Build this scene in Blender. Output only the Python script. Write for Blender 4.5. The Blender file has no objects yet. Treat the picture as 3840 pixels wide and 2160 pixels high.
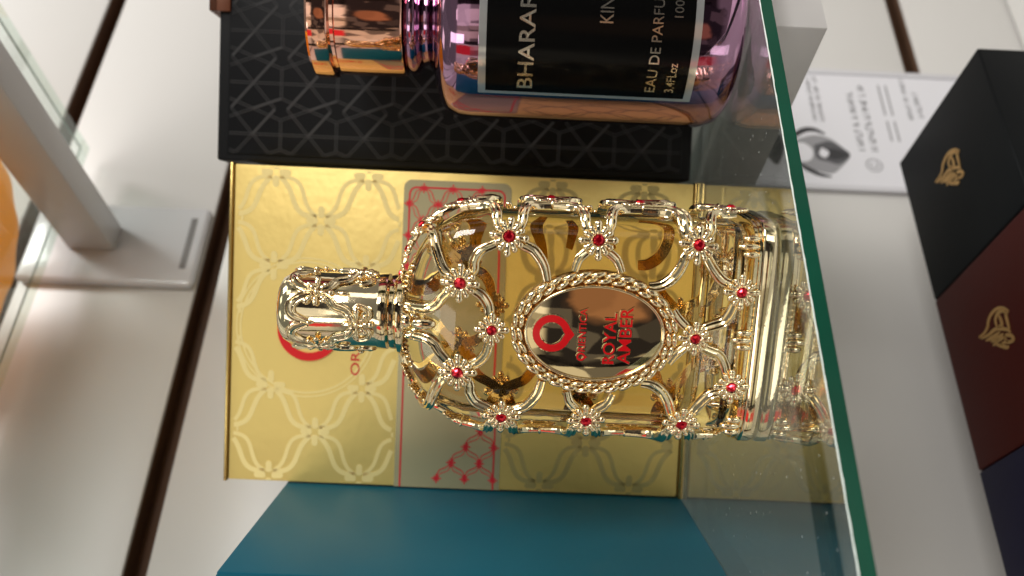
import bpy, bmesh, math, random
import numpy as np
from mathutils import Vector, Matrix

random.seed(7)
SC = bpy.context.scene
COL = SC.collection
S = 0.001                                   # everything below is written in millimetres
PI = math.pi

# ------------------------------------------------------------------ camera
CAM_P = Vector((-85.018, -224.148, 62.112))
r_ = Vector((0.86111955, -0.50654501, 0.04341973))
d_ = Vector((0.03117474, -0.03263345, -0.99898108))
f_ = Vector((0.50744581, 0.86159574, -0.01230989))
cam = bpy.data.cameras.new('camera')
co = bpy.data.objects.new('camera', cam)
COL.objects.link(co)
co.matrix_world = Matrix(((d_.x, r_.x, -f_.x, CAM_P.x * S),
                          (d_.y, r_.y, -f_.y, CAM_P.y * S),
                          (d_.z, r_.z, -f_.z, CAM_P.z * S),
                          (0, 0, 0, 1)))
cam.sensor_fit = 'HORIZONTAL'
cam.sensor_width = 36
cam.lens = 3146.37 / 3840 * 36
cam.clip_start = 0.005
cam.clip_end = 50
cam.dof.use_dof = True
cam.dof.focus_distance = 0.205
cam.dof.aperture_fstop = 13
SC.camera = co

# ------------------------------------------------------------------ shop surroundings (light arriving from the room)
W = bpy.data.worlds.new('World')
SC.world = W
W.use_nodes = True
nt = W.node_tree
nt.nodes.clear()
def N(t, **k):
    n = nt.nodes.new(t)
    for a, b in k.items():
        setattr(n, a, b)
    return n
def L(a, b):
    nt.links.new(a, b)
def MATH(op, a, b=None, c=None, clamp=False):
    n = N('ShaderNodeMath', operation=op)
    n.use_clamp = clamp
    for i, v in enumerate((a, b, c)):
        if v is None:
            continue
        if isinstance(v, (int, float)):
            n.inputs[i].default_value = v
        else:
            L(v, n.inputs[i])
    return n.outputs[0]
def RAMP(fac, stops, interp='LINEAR'):
    n = N('ShaderNodeValToRGB')
    cr = n.color_ramp
    cr.interpolation = interp
    while len(cr.elements) > 1:
        cr.elements.remove(cr.elements[0])
    for i, (p, c) in enumerate(stops):
        e = cr.elements[0] if i == 0 else cr.elements.new(p)
        e.position = p
        e.color = (c[0], c[1], c[2], 1)
    L(fac, n.inputs[0])
    return n.outputs[0]
def MIX(fac, a, b, mode='MIX'):
    n = N('ShaderNodeMix', data_type='RGBA', blend_type=mode)
    if isinstance(fac, (int, float)):
        n.inputs[0].default_value = fac
    else:
        L(fac, n.inputs[0])
    for i, v in ((6, a), (7, b)):
        if isinstance(v, tuple):
            n.inputs[i].default_value = (*v, 1)
        else:
            L(v, n.inputs[i])
    return n.outputs[2]
tc = N('ShaderNodeTexCoord')
sep = N('ShaderNodeSeparateXYZ')
L(tc.outputs['Generated'], sep.inputs[0])
az = MATH('ARCTAN2', sep.outputs[1], sep.outputs[0])          # -pi..pi, room is at -Y
az01 = MATH('MULTIPLY_ADD', az, 1 / (2 * PI), 0.5)            # -Y = 0.25, -X = 0 / 1, +X = 0.5
noi = N('ShaderNodeTexNoise')
noi.inputs['Scale'].default_value = 5
noi.inputs['Detail'].default_value = 3
L(tc.outputs['Generated'], noi.inputs['Vector'])
azw = MATH('MULTIPLY_ADD', MATH('SUBTRACT', noi.outputs[0], 0.5), 0.010, az01)
WHT = (1.45, 1.38, 1.22)
DRK = (0.035, 0.03, 0.03)
MID = (0.42, 0.37, 0.30)
bands = RAMP(azw, [(0.0, (1.0, .92, .75)), (0.040, DRK), (0.052, (1.2, 1.08, .85)), (0.085, (.62, .55, .42)), (0.10, WHT), (0.167, DRK), (0.245, WHT), (0.30, (.75, .68, .55)),
                   (0.318, (.05, .055, .03)), (0.349, (1.0, .95, .8)), (0.397, (.40, .05, .09)), (0.425, DRK), (0.44, (.50, .26, .13)), (0.47, (1.3, 1.25, 1.15)), (0.52, MID),
                   (0.58, DRK), (0.62, (.6, .55, .48)), (0.80, MID), (0.90, DRK), (0.93, (.9, .8, .5)), (0.955, DRK), (0.965, (1.0, .95, .8))], 'CONSTANT')
elev0 = sep.outputs[2]
vor = N('ShaderNodeTexVoronoi')
vor.inputs['Scale'].default_value = 7
L(tc.outputs['Generated'], vor.inputs['Vector'])
bw = N('ShaderNodeRGBToBW')
L(vor.outputs['Color'], bw.inputs[0])
goods = RAMP(bw.outputs[0], [(0.0, (.07, .06, .06)), (0.42, (.10, .09, .085)), (0.46, (.75, .72, .66)), (1.0, (1.25, 1.2, 1.1))])
low = RAMP(elev0, [(0.0, (1, 1, 1)), (0.10, (1, 1, 1)), (0.16, (.25, .25, .25))])
shelfmix = MIX(low, bands, MIX(0.85, bands, goods, 'MULTIPLY'))
elev = sep.outputs[2]
cell = N('ShaderNodeTexVoronoi', feature='F1')
cell.inputs['Scale'].default_value = 2.3
cell.distance = 'CHEBYCHEV'
L(tc.outputs['Generated'], cell.inputs['Vector'])
ceil = RAMP(cell.outputs['Distance'], [(0.0, (3.2, 3.0, 2.6)), (0.22, (3.2, 3.0, 2.6)), (0.26, (.26, .25, .235))])
redm = MATH('MULTIPLY', RAMP(azw, [(0.0, (0, 0, 0)), (0.004, (1, 1, 1)), (0.038, (0, 0, 0))], 'CONSTANT'), RAMP(elev, [(0.0, (0, 0, 0)), (0.09, (0, 0, 0)), (0.11, (1, 1, 1))]))
shelfmix = MIX(redm, shelfmix, (1.1, .06, .07))
room = MIX(RAMP(elev, [(0.0, (0, 0, 0)), (0.40, (0, 0, 0)), (0.48, (1, 1, 1))]), shelfmix, ceil)   # ceiling with its lamps
room = MIX(RAMP(MATH('MULTIPLY', elev, -1.0), [(0.0, (0, 0, 0)), (0.34, (0, 0, 0)), (0.42, (1, 1, 1))]), room, (.33, .305, .28))  # floor
# the person holding the phone, seen only as dark clothes and a hand in the chrome
def dirmask(v, lo, hi):
    n = N('ShaderNodeVectorMath', operation='DOT_PRODUCT')
    L(tc.outputs['Generated'], n.inputs[0])
    vv = Vector(v).normalized()
    n.inputs[1].default_value = vv
    wob = MATH('MULTIPLY_ADD', MATH('SUBTRACT', noi.outputs[0], 0.5), 0.03, n.outputs['Value'])
    return RAMP(wob, [(0.0, (0, 0, 0)), (lo, (0, 0, 0)), (hi, (1, 1, 1))])
pers = MATH('MULTIPLY', RAMP(MATH('MULTIPLY_ADD', MATH('SUBTRACT', noi.outputs[0], 0.5), 0.05, az01), [(0.0, (0, 0, 0)), (0.052, (0, 0, 0)), (0.058, (1, 1, 1)), (0.195, (1, 1, 1)), (0.202, (0, 0, 0))]),
             RAMP(MATH('MULTIPLY_ADD', elev, 0.5, 0.5), [(0.0, (0, 0, 0)), (0.22, (0, 0, 0)), (0.27, (1, 1, 1)), (0.535, (1, 1, 1)), (0.55, (0, 0, 0))]))
room = MIX(pers, room, MIX(RAMP(bw.outputs[0], [(0.0, (0, 0, 0)), (0.68, (0, 0, 0)), (0.72, (1, 1, 1))]), (.035, .030, .030), (.16, .14, .12)))
room = MIX(dirmask((-.73, -.66, -.20), .987, .991), room, (.50, .24, .12))
room = MIX(dirmask((-.70, -.70, -.07), .992, .9945), room, (.42, .20, .10))
bg = N('ShaderNodeBackground')
bg.inputs['Strength'].default_value = 0.72
L(room, bg.inputs['Color'])
wo = N('ShaderNodeOutputWorld')
L(bg.outputs[0], wo.inputs['Surface'])

# ------------------------------------------------------------------ shop lamp from upper right, plus two added fills
def area(name, loc, target, size, power, color, sy=None):
    la = bpy.data.lights.new(name, 'AREA')
    la.shape = 'RECTANGLE'
    la.size = size * S
    la.size_y = (sy or size) * S
    la.energy = power
    la.color = color
    ob = bpy.data.objects.new(name, la)
    COL.objects.link(ob)
    ob.location = Vector(loc) * S
    ob.rotation_euler = (Vector(target) - Vector(loc)).to_track_quat('-Z', 'Y').to_euler()
    return ob
area('key_or_fill_lamp', (480, -420, 900), (80, 20, 40), 240, 6.2, (1.0, .985, .96))
area('key_or_fill_lamp', (60, -800, 400), (40, 20, 0), 240, 4.3, (1.0, .97, .93))  # low front fill, added to lift the carton front and under-shelf wall
area('key_or_fill_lamp', (-620, -330, 520), (20, 20, 60), 160, .9, (1.0, .97, .94), 500)  # extra weak fill added from the left

SC.view_settings.view_transform = 'Standard'
SC.view_settings.look = 'None'
SC.view_settings.exposure = -0.08
SC.view_settings.gamma = 1
SC.view_settings.use_curve_mapping = False
SC.render.engine = 'CYCLES'
cy = SC.cycles
cy.use_denoising = True
cy.max_bounces = 24
cy.transmission_bounces = 16
cy.transparent_max_bounces = 16
cy.glossy_bounces = 8
cy.diffuse_bounces = 4
cy.sample_clamp_indirect = 6
cy.blur_glossy = 0.3

# ------------------------------------------------------------------ materials
def mat(name, base, rough=0.5, metal=0.0, spec=0.5, coat=0.0, bump=None, var=None, trans=0.0, ior=1.5, aniso=0, coat_r=0.05):
    m = bpy.data.materials.new(name)
    m.use_nodes = True
    t = m.node_tree
    p = t.nodes['Principled BSDF']
    p.inputs['Base Color'].default_value = (*base, 1)
    p.inputs['Roughness'].default_value = rough
    p.inputs['Metallic'].default_value = metal
    p.inputs['Specular IOR Level'].default_value = spec
    p.inputs['Coat Weight'].default_value = coat
    p.inputs['Coat Roughness'].default_value = coat_r
    p.inputs['Transmission Weight'].default_value = trans
    p.inputs['IOR'].default_value = ior
    o = t.nodes.new('ShaderNodeTexCoord')
    if var:                                 # (scale, amount) small mottling of the base colour
        n = t.nodes.new('ShaderNodeTexNoise')
        n.inputs['Scale'].default_value = var[0]
        n.inputs['Detail'].default_value = 4
        t.links.new(o.outputs['Object'], n.inputs['Vector'])
        r = t.nodes.new('ShaderNodeMapRange')
        r.inputs[3].default_value = 1 - var[1]
        r.inputs[4].default_value = 1 + var[1]
        t.links.new(n.outputs[0], r.inputs[0])
        x = t.nodes.new('ShaderNodeMix')
        x.data_type = 'RGBA'
        x.blend_type = 'MULTIPLY'
        x.inputs[0].default_value = 1
        x.inputs[6].default_value = (*base, 1)
        t.links.new(r.outputs[0], x.inputs[7])
        t.links.new(x.outputs[2], p.inputs['Base Color'])
        rr = t.nodes.new('ShaderNodeMapRange')
        rr.inputs[3].default_value = max(0, rough * (1 - var[1]))
        rr.inputs[4].default_value = min(1, rough * (1 + 1.5 * var[1]))
        t.links.new(n.outputs[0], rr.inputs[0])
        t.links.new(rr.outputs[0], p.inputs['Roughness'])
    if bump:                                # list of (scale, strength, distance_mm)
        prev = None
        for sc, st, di in bump:
            n = t.nodes.new('ShaderNodeTexNoise')
            n.inputs['Scale'].default_value = sc
            n.inputs['Detail'].default_value = 3
            t.links.new(o.outputs['Object'], n.inputs['Vector'])
            b = t.nodes.new('ShaderNodeBump')
            b.inputs['Strength'].default_value = st
            b.inputs['Distance'].default_value = di * S
            t.links.new(n.outputs[0], b.inputs['Height'])
            if prev:
                t.links.new(prev.outputs[0], b.inputs['Normal'])
            prev = b
        t.links.new(prev.outputs[0], p.inputs['Normal'])
    return m

def sheet_glass(name, tint, extra=0.0, dust=False):
    """flat glass: transmits straight through, mirrors by angle (Schlick)"""
    m = bpy.data.materials.new(name)
    m.use_nodes = True
    t = m.node_tree
    t.nodes.clear()
    out = t.nodes.new('ShaderNodeOutputMaterial')
    tr = t.nodes.new('ShaderNodeBsdfTransparent')
    tr.inputs[0].default_value = (*tint, 1)
    gl = t.nodes.new('ShaderNodeBsdfGlossy')
    gl.inputs['Roughness'].default_value = 0.012
    gl.inputs['Color'].default_value = (.95, 1, .98, 1)
    lw = t.nodes.new('ShaderNodeLayerWeight')
    lw.inputs[0].default_value = 0.5
    pw = t.nodes.new('ShaderNodeMath')
    pw.operation = 'POWER'
    pw.inputs[1].default_value = 3.2
    t.links.new(lw.outputs['Facing'], pw.inputs[0])
    ma = t.nodes.new('ShaderNodeMath')
    ma.operation = 'MULTIPLY_ADD'
    ma.use_clamp = True
    ma.inputs[1].default_value = .96
    ma.inputs[2].default_value = .045 + extra
    t.links.new(pw.outputs[0], ma.inputs[0])
    mx = t.nodes.new('ShaderNodeMixShader')
    t.links.new(ma.outputs[0], mx.inputs[0])
    t.links.new(tr.outputs[0], mx.inputs[1])
    t.links.new(gl.outputs[0], mx.inputs[2])
    if dust:                                # sparse lint and dust specks lying on the pane
        tc_ = t.nodes.new('ShaderNodeTexCoord')
        vo = t.nodes.new('ShaderNodeTexVoronoi')
        vo.voronoi_dimensions = '2D'
        vo.inputs['Scale'].default_value = 150
        t.links.new(tc_.outputs['Object'], vo.inputs['Vector'])
        lt_ = t.nodes.new('ShaderNodeMath')
        lt_.operation = 'LESS_THAN'
        lt_.inputs[1].default_value = .035
        t.links.new(vo.outputs['Distance'], lt_.inputs[0])
        se = t.nodes.new('ShaderNodeSeparateColor')
        t.links.new(vo.outputs['Color'], se.inputs[0])
        gt = t.nodes.new('ShaderNodeMath')
        gt.operation = 'GREATER_THAN'
        gt.inputs[1].default_value = .55
        t.links.new(se.outputs[0], gt.inputs[0])
        mu = t.nodes.new('ShaderNodeMath')
        mu.operation = 'MULTIPLY'
        t.links.new(lt_.outputs[0], mu.inputs[0])
        t.links.new(gt.outputs[0], mu.inputs[1])
        hf = t.nodes.new('ShaderNodeMath')
        hf.operation = 'MULTIPLY'
        hf.inputs[1].default_value = .35
        t.links.new(mu.outputs[0], hf.inputs[0])
        df = t.nodes.new('ShaderNodeBsdfDiffuse')
        df.inputs[0].default_value = (.7, .7, .7, 1)
        m2 = t.nodes.new('ShaderNodeMixShader')
        t.links.new(hf.outputs[0], m2.inputs[0])
        t.links.new(mx.outputs[0], m2.inputs[1])
        t.links.new(df.outputs[0], m2.inputs[2])
        mx = m2
    t.links.new(mx.outputs[0], out.inputs['Surface'])
    return m

M = {}
M['wall'] = mat('white_melamine', (.63, .62, .605), .32, spec=.45, var=(9, .03), bump=[(900, .04, .2)])
M['groove'] = mat('brown_fibreboard', (.10, .048, .024), .75, var=(60, .25))
M['glass'] = sheet_glass('shelf_glass', (.97, .985, .975), .12, True)
M['glass2'] = sheet_glass('upper_glass', (.95, .985, .97))
M['edge'] = mat('green_glass_edge', (.002, .062, .036), .20, spec=.35, coat=.15, var=(25, .45))
M['edge2'] = sheet_glass('pale_glass_edge', (.95, .975, .96))
M['edgeline'] = mat('dark_green_arris', (.06, .12, .08), .3)
M['chip'] = mat('ground_glass_seam', (.70, .77, .74), .45, bump=[(1500, .8, .3)])
M['bracket'] = mat('white_bracket_plastic', (.56, .55, .55), .28, spec=.5, var=(20, .03))
M['plate'] = mat('white_acrylic', (.57, .57, .595), .16, spec=.5, coat=.3, var=(20, .03))
M['slot_shade'] = mat('grey_slot_shade', (.16, .15, .15), .5)
M['goldbox'] = mat('gold_foil_card', (.77, .575, .185), .45, .30, spec=.4, var=(45, .05), bump=[(95, .42, .6), (380, .36, .16)])
M['goldedge'] = mat('gold_foil_edge', (.60, .42, .14), .25, .85, bump=[(300, .2, .2)])
M['emblit'] = mat('satin_varnish_lit', (.90, .73, .31), .40, .32, bump=[(300, .2, .1)])  # varnish coloured as if catching light, for the upper emboss
M['embshade'] = mat('satin_varnish_shaded', (.50, .395, .155), .34, .42, bump=[(300, .2, .1)])  # same varnish coloured as if in shade, for the lower emboss
M['band'] = mat('champagne_sleeve', (.52, .46, .27), .26, .45, coat=.25, var=(50, .04), bump=[(250, .08, .2)])
M['red'] = mat('red_print', (.60, .022, .035), .42, spec=.25)
M['redprint'] = mat('red_foil_print', (.70, .016, .02), .40, spec=.25)
M['redrim'] = mat('red_enamel', (.62, .006, .010), .22, spec=.35, coat=.2)
M['gold'] = mat('polished_pale_gold', (.92, .77, .50), .05, 1.0, bump=[(260, .14, .25), (1100, .30, .10)])
M['goldtex'] = mat('hammered_pale_gold', (.92, .77, .50), .085, 1.0, bump=[(520, .14, .16)])
M['goldplate'] = mat('mirror_gold', (.90, .74, .46), .03, 1.0, bump=[(90, .05, .35)])
M['golddeep'] = mat('bronze_gold_recess', (.62, .40, .19), .16, 1.0, bump=[(500, .3, .2)])
M['gem'] = mat('red_crystal', (.68, .0, .02), .06, .8, spec=.8, coat=.5)
M['copper'] = mat('rose_gold_cap', (.92, .52, .40), .07, 1.0)
M['lilac'] = mat('lilac_chrome', (.43, .24, .37), .06, 1.0, bump=[(35, .10, .8)])
M['plaque'] = mat('black_label', (.003, .003, .003), .16, spec=.14)
M['clearedge'] = mat('clear_label_edge', (.55, .56, .56), .12, .6, spec=.6)
M['silver'] = mat('hot_foil_lettering', (.80, .76, .66), .22, 1.0)
M['black'] = mat('black_leatherette', (.007, .007, .008), .45, spec=.14, bump=[(700, .08, .2)])
M['blackpanel'] = mat('black_panel', (.005, .005, .006), .42, spec=.12)
M['ridge_sheen'] = mat('embossed_ridge_sheen', (.046, .046, .048), .75, spec=.08)
M['strap'] = mat('copper_ribbon', (.14, .045, .02), .35, .3)
M['teal'] = mat('teal_card', (.001, .082, .130), .40, spec=.2, var=(25, .12), bump=[(600, .04, .2)])
M['lacquer'] = mat('black_box_card', (.006, .007, .008), .45, spec=.08)
M['maroon'] = mat('maroon_box_card', (.045, .006, .0045), .45, spec=.1)
M['navy'] = mat('navy_box_card', (.010, .009, .028), .45, spec=.1)
M['foil'] = mat('gold_foil_emblem', (.62, .38, .14), .34, .8)
M['paper'] = mat('printer_paper', (.74, .74, .79), .55)
M['ink'] = mat('grey_ink', (.10, .10, .11), .6)
M['inkd'] = mat('dark_ink', (.035, .035, .04), .6)
M['inkm'] = mat('mid_ink', (.09, .09, .10), .6)
M['inkl'] = mat('light_ink', (.30, .30, .32), .6)
M['sleeve'] = sheet_glass('clear_sleeve', (.97, .97, .98), -.02)
M['holder'] = mat('frosted_holder_rim', (.62, .62, .66), .25)
M['counter'] = mat('white_counter', (.66, .65, .63), .4, var=(8, .03))

def glass_mat(name, color, ior, density=None, vcol=None):
    m = bpy.data.materials.new(name)
    m.use_nodes = True
    t = m.node_tree
    t.nodes.clear()
    out = t.nodes.new('ShaderNodeOutputMaterial')
    g = t.nodes.new('ShaderNodeBsdfRefraction') if ior < 0 else t.nodes.new('ShaderNodeBsdfGlass')
    g.inputs['Color'].default_value = (*color, 1)
    g.inputs['Roughness'].default_value = 0
    g.inputs['IOR'].default_value = abs(ior)
    t.links.new(g.outputs[0], out.inputs['Surface'])
    if density:
        v = t.nodes.new('ShaderNodeVolumeAbsorption')
        v.inputs['Color'].default_value = (*vcol, 1)
        v.inputs['Density'].default_value = density
        t.links.new(v.outputs[0], out.inputs['Volume'])
    return m
M['bottleglass'] = glass_mat('flint_glass', (.99, .99, .97), 1.45)
M['perfume'] = glass_mat('amber_perfume', (.99, .95, .84), 0.94, 31, (.80, .62, .24))
def glow_liquid(name, col):
    m = mat(name, col, .2, spec=.3)
    t = m.node_tree
    tl_ = t.nodes.new('ShaderNodeBsdfTranslucent')
    tl_.inputs['Color'].default_value = (*col, 1)
    mx = t.nodes.new('ShaderNodeMixShader')
    mx.inputs[0].default_value = .62
    t.links.new(t.nodes['Principled BSDF'].outputs[0], mx.inputs[1])
    t.links.new(tl_.outputs[0], mx.inputs[2])
    t.links.new(mx.outputs[0], t.nodes['Material Output'].inputs['Surface'])
    return m
M['amber'] = glow_liquid('amber_perfume_glass', (1.0, .60, .04))

# ------------------------------------------------------------------ mesh helpers (millimetres)
class MB:
    def __init__(self):
        self.v = []
        self.f = []
        self.mi = []
    def add(self, vs, fs, mi=0):
        b = len(self.v)
        self.v += [tuple(p) for p in vs]
        self.f += [[i + b for i in f] for f in fs]
        self.mi += [mi] * len(fs)
        return self
    def box(self, x0, x1, y0, y1, z0, z1, bev=0, seg=2):
        bm = bmesh.new()
        vs = [bm.verts.new(p) for p in ((x0, y0, z0), (x1, y0, z0), (x1, y1, z0), (x0, y1, z0), (x0, y0, z1), (x1, y0, z1), (x1, y1, z1), (x0, y1, z1))]
        for q in ((3, 2, 1, 0), (4, 5, 6, 7), (0, 1, 5, 4), (1, 2, 6, 5), (2, 3, 7, 6), (3, 0, 4, 7)):
            bm.faces.new([vs[i] for i in q])
        if bev:
            bmesh.ops.bevel(bm, geom=bm.edges[:], offset=bev, segments=seg, profile=.5, affect='EDGES')
        bm.verts.index_update()
        self.add([v.co[:] for v in bm.verts], [[v.index for v in f.verts] for f in bm.faces])
        bm.free()
        return self
    def prism(self, pts, y0, y1):
        """outline in x,z extruded along y"""
        n = len(pts)
        vs = [(x, y0, z) for x, z in pts] + [(x, y1, z) for x, z in pts]
        fs = [list(range(n)), list(range(2 * n - 1, n - 1, -1))]
        fs += [[i, i + n, (i + 1) % n + n, (i + 1) % n] for i in range(n)]
        return self.add(vs, fs)
    def lathe(self, prof, c=(0, 0, 0), seg=64, a0=0, a1=2 * PI):
        full = abs(a1 - a0 - 2 * PI) < 1e-6
        n = seg if full else seg + 1
        vs = []
        for r, z in prof:
            for k in range(n):
                a = a0 + (a1 - a0) * k / seg
                vs.append((c[0] + r * math.cos(a), c[1] + r * math.sin(a), c[2] + z))
        fs = []
        for i in range(len(prof) - 1):
            for k in range(seg):
                k2 = (k + 1) % n
                fs.append([i * n + k, i * n + k2, (i + 1) * n + k2, (i + 1) * n + k])
        return self.add(vs, fs)
    def loft(self, rings, cap=True):
        n = len(rings[0])
        vs = [p for r in rings for p in r]
        fs = []
        for i in range(len(rings) - 1):
            for k in range(n):
                k2 = (k + 1) % n
                fs.append([i * n + k, i * n + k2, (i + 1) * n + k2, (i + 1) * n + k])
        if cap:
            fs.append(list(range(n - 1, -1, -1)))
            m = (len(rings) - 1) * n
            fs.append([m + k for k in range(n)])
        return self.add(vs, fs)
    def sweep(self, path, normals, prof, scale=None, cap=True):
        """prof: closed outline (side, up); normals: surface normal per path point"""
        P = [Vector(p) for p in path]
        rings = []
        for i, p in enumerate(P):
            t = (P[min(i + 1, len(P) - 1)] - P[max(i - 1, 0)])
            t.normalize()
            nn = Vector(normals[i])
            side = t.cross(nn)
            if side.length < 1e-6:
                side = Vector((1, 0, 0))
            side.normalize()
            up = side.cross(t)
            s = scale[i] if scale else 1
            rings.append([tuple(p + side * a * s + up * b * s) for a, b in prof])
        return self.loft(rings, cap)
    def blob(self, c, ax, ay, az_, nu=8, nv=6):
        """ellipsoid with half axes given as vectors"""
        c = Vector(c); ax = Vector(ax); ay = Vector(ay); az_ = Vector(az_)
        vs = [tuple(c - ax)]
        for i in range(1, nv):
            th = PI * i / nv
            for k in range(nu):
                ph = 2 * PI * k / nu
                vs.append(tuple(c - ax * math.cos(th) + (ay * math.cos(ph) + az_ * math.sin(ph)) * math.sin(th)))
        vs.append(tuple(c + ax))
        fs = []
        for k in range(nu):
            k2 = (k + 1) % nu
            fs.append([0, 1 + k2, 1 + k])
            for i in range(nv - 2):
                a = 1 + i * nu
                fs.append([a + k, a + k2, a + nu + k2, a + nu + k])
            fs.append([len(vs) - 1, 1 + (nv - 2) * nu + k, 1 + (nv - 2) * nu + k2])
        return self.add(vs, fs)
    def ribbon(self, pts, w, y0, y1, wf=None):
        """flat strip following x,z points, between depths y0 (front) and y1"""
        P = [Vector((a, b)) for a, b in pts]
        Lf, Rt = [], []
        n = len(P)
        for i, p in enumerate(P):
            t = P[min(i + 1, n - 1)] - P[max(i - 1, 0)]
            if t.length < 1e-9:
                t = Vector((1, 0))
            t.normalize()
            q = Vector((-t.y, t.x)) * (w / 2 * (wf(i / (n - 1)) if wf else 1))
            Lf.append(p + q); Rt.append(p - q)
        vs = []
        for a, b in zip(Lf, Rt):
            vs += [(a.x, y0, a.y), (b.x, y0, b.y), (a.x, y1, a.y), (b.x, y1, b.y)]
        fs = []
        for i in range(n - 1):
            a, b = 4 * i, 4 * i + 4
            fs += [[a, b, b + 1, a + 1], [a, a + 2, b + 2, b], [a + 1, b + 1, b + 3, a + 3]]
        fs += [[0, 1, 3, 2], [4 * n - 4, 4 * n - 2, 4 * n - 1, 4 * n - 3]]
        return self.add(vs, fs)
    def mesh(self, name, m, smooth=0, weld=False):
        me = bpy.data.meshes.new(name)
        me.from_pydata([(x * S, y * S, z * S) for x, y, z in self.v], [], self.f)
        bm = bmesh.new()
        bm.from_mesh(me)
        if weld:
            bmesh.ops.remove_doubles(bm, verts=bm.verts, dist=1e-7)
        bmesh.ops.recalc_face_normals(bm, faces=bm.faces)
        bm.to_mesh(me)
        bm.free()
        me.materials.append(m)
        if smooth:
            me.polygons.foreach_set('use_smooth', [True] * len(me.polygons))
            if smooth < 179:
                me.set_sharp_from_angle(angle=math.radians(smooth))
        me.update()
        return me
    def build(self, name, m, parent=None, smooth=0, weld=False):
        ob = bpy.data.objects.new(name, self.mesh(name, m, smooth, weld))
        COL.objects.link(ob)
        if parent is not None:
            ob.parent = parent
        return ob

def tag(o, label, cat, group=None, kind=None):
    o['label'] = label
    o['category'] = cat
    if group:
        o['group'] = group
    if kind:
        o['kind'] = kind
    return o
def thing(name, loc, rz, label, cat, group=None):
    o = bpy.data.objects.new(name, None)
    COL.objects.link(o)
    o.empty_display_size = .01
    o.location = Vector(loc) * S
    o.rotation_euler = (0, 0, rz)
    return tag(o, label, cat, group)

def catmull(pts, n=8):
    P = [np.array(p, float) for p in pts]
    P = [2 * P[0] - P[1]] + P + [2 * P[-1] - P[-2]]
    out = []
    for i in range(1, len(P) - 2):
        for k in range(n):
            t = k / n
            a, b, c, d = P[i - 1], P[i], P[i + 1], P[i + 2]
            out.append(.5 * ((2 * b) + (c - a) * t + (2 * a - 5 * b + 4 * c - d) * t * t + (3 * b - a - 3 * c + d) * t ** 3))
    out.append(P[-2])
    return [tuple(p) for p in out]

def text_geo(s, extrude=0.0, offset=0.0, res=4, spacing=1.0):
    """letters as (verts, faces) with cap height 1, starting at x=0, in x,y; z is thickness"""
    cu = bpy.data.curves.new('lettering', 'FONT')
    cu.body = s
    cu.size = 1
    cu.extrude = extrude
    cu.offset = offset
    cu.resolution_u = res
    cu.space_character = spacing
    ob = bpy.data.objects.new('lettering', cu)
    COL.objects.link(ob)
    bpy.context.view_layer.update()
    dg = bpy.context.evaluated_depsgraph_get()
    me = bpy.data.meshes.new_from_object(ob.evaluated_get(dg))
    vs = [v.co[:] for v in me.vertices]
    fs = [list(p.vertices) for p in me.polygons]
    bpy.data.objects.remove(ob)
    bpy.data.meshes.remove(me)
    return vs, fs
def fit_text(s, x0, x1, z0, z1, fn, extrude=.1, offset=0., spacing=1.0, mb=None):
    """place lettering into the rectangle x0..x1, z0..z1; fn(x, z, h) -> 3D point, h = height above the surface"""
    vs, fs = text_geo(s, .05, 0, 4, spacing)
    a0 = min(v[0] for v in vs); a1 = max(v[0] for v in vs)
    b0 = min(v[1] for v in vs); b1 = max(v[1] for v in vs)
    if offset:
        k = (b1 - b0) / (z1 - z0)
        vs, fs = text_geo(s, .05, offset * k, 4, spacing)
    mb = mb or MB()
    out = []
    for x, y, z in vs:
        u = x0 + (x - a0) / (a1 - a0) * (x1 - x0)
        w = z0 + (y - b0) / (b1 - b0) * (z1 - z0)
        out.append(fn(u, w, extrude if z > 0 else -extrude * .3))
    return mb.add(out, fs)

# ================================================================== SETTING
Y_W = 113.0
G_Z = [378.9 - 90.4 * k for k in range(0, 9)]        # groove centres
GH = 9.2
sw = thing('slatwall', (0, Y_W, -440), 0, 'white slatwall panel with brown horizontal grooves behind the whole display', 'wall')
def wz(z):
    return z + 440
zs = [470] + G_Z + [-440]
for i in range(len(zs) - 1):
    hi = zs[i] - (GH / 2 if i > 0 else 0)
    lo = zs[i + 1] + (GH / 2 if i < len(zs) - 2 else 0)
    MB().box(-500, 900, 0, 16, wz(lo), wz(hi), .7, 2).build('slat', M['wall'], sw, 30)
for z in G_Z:
    g = MB()
    a, b = wz(z - GH / 2), wz(z + GH / 2)
    g.box(-500, 900, 12, 17, a - 6, b + 6)
    g.box(-500, 900, 1.4, 12, b - .25, b + .05)
    g.box(-500, 900, 1.4, 12, a - .05, a + .25)
    g.build('groove', M['groove'], sw)
ct = MB().box(-500, 900, -330, 112.5, -262, -232, 1).build('counter', M['counter'])
ct['kind'] = 'structure'

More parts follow.
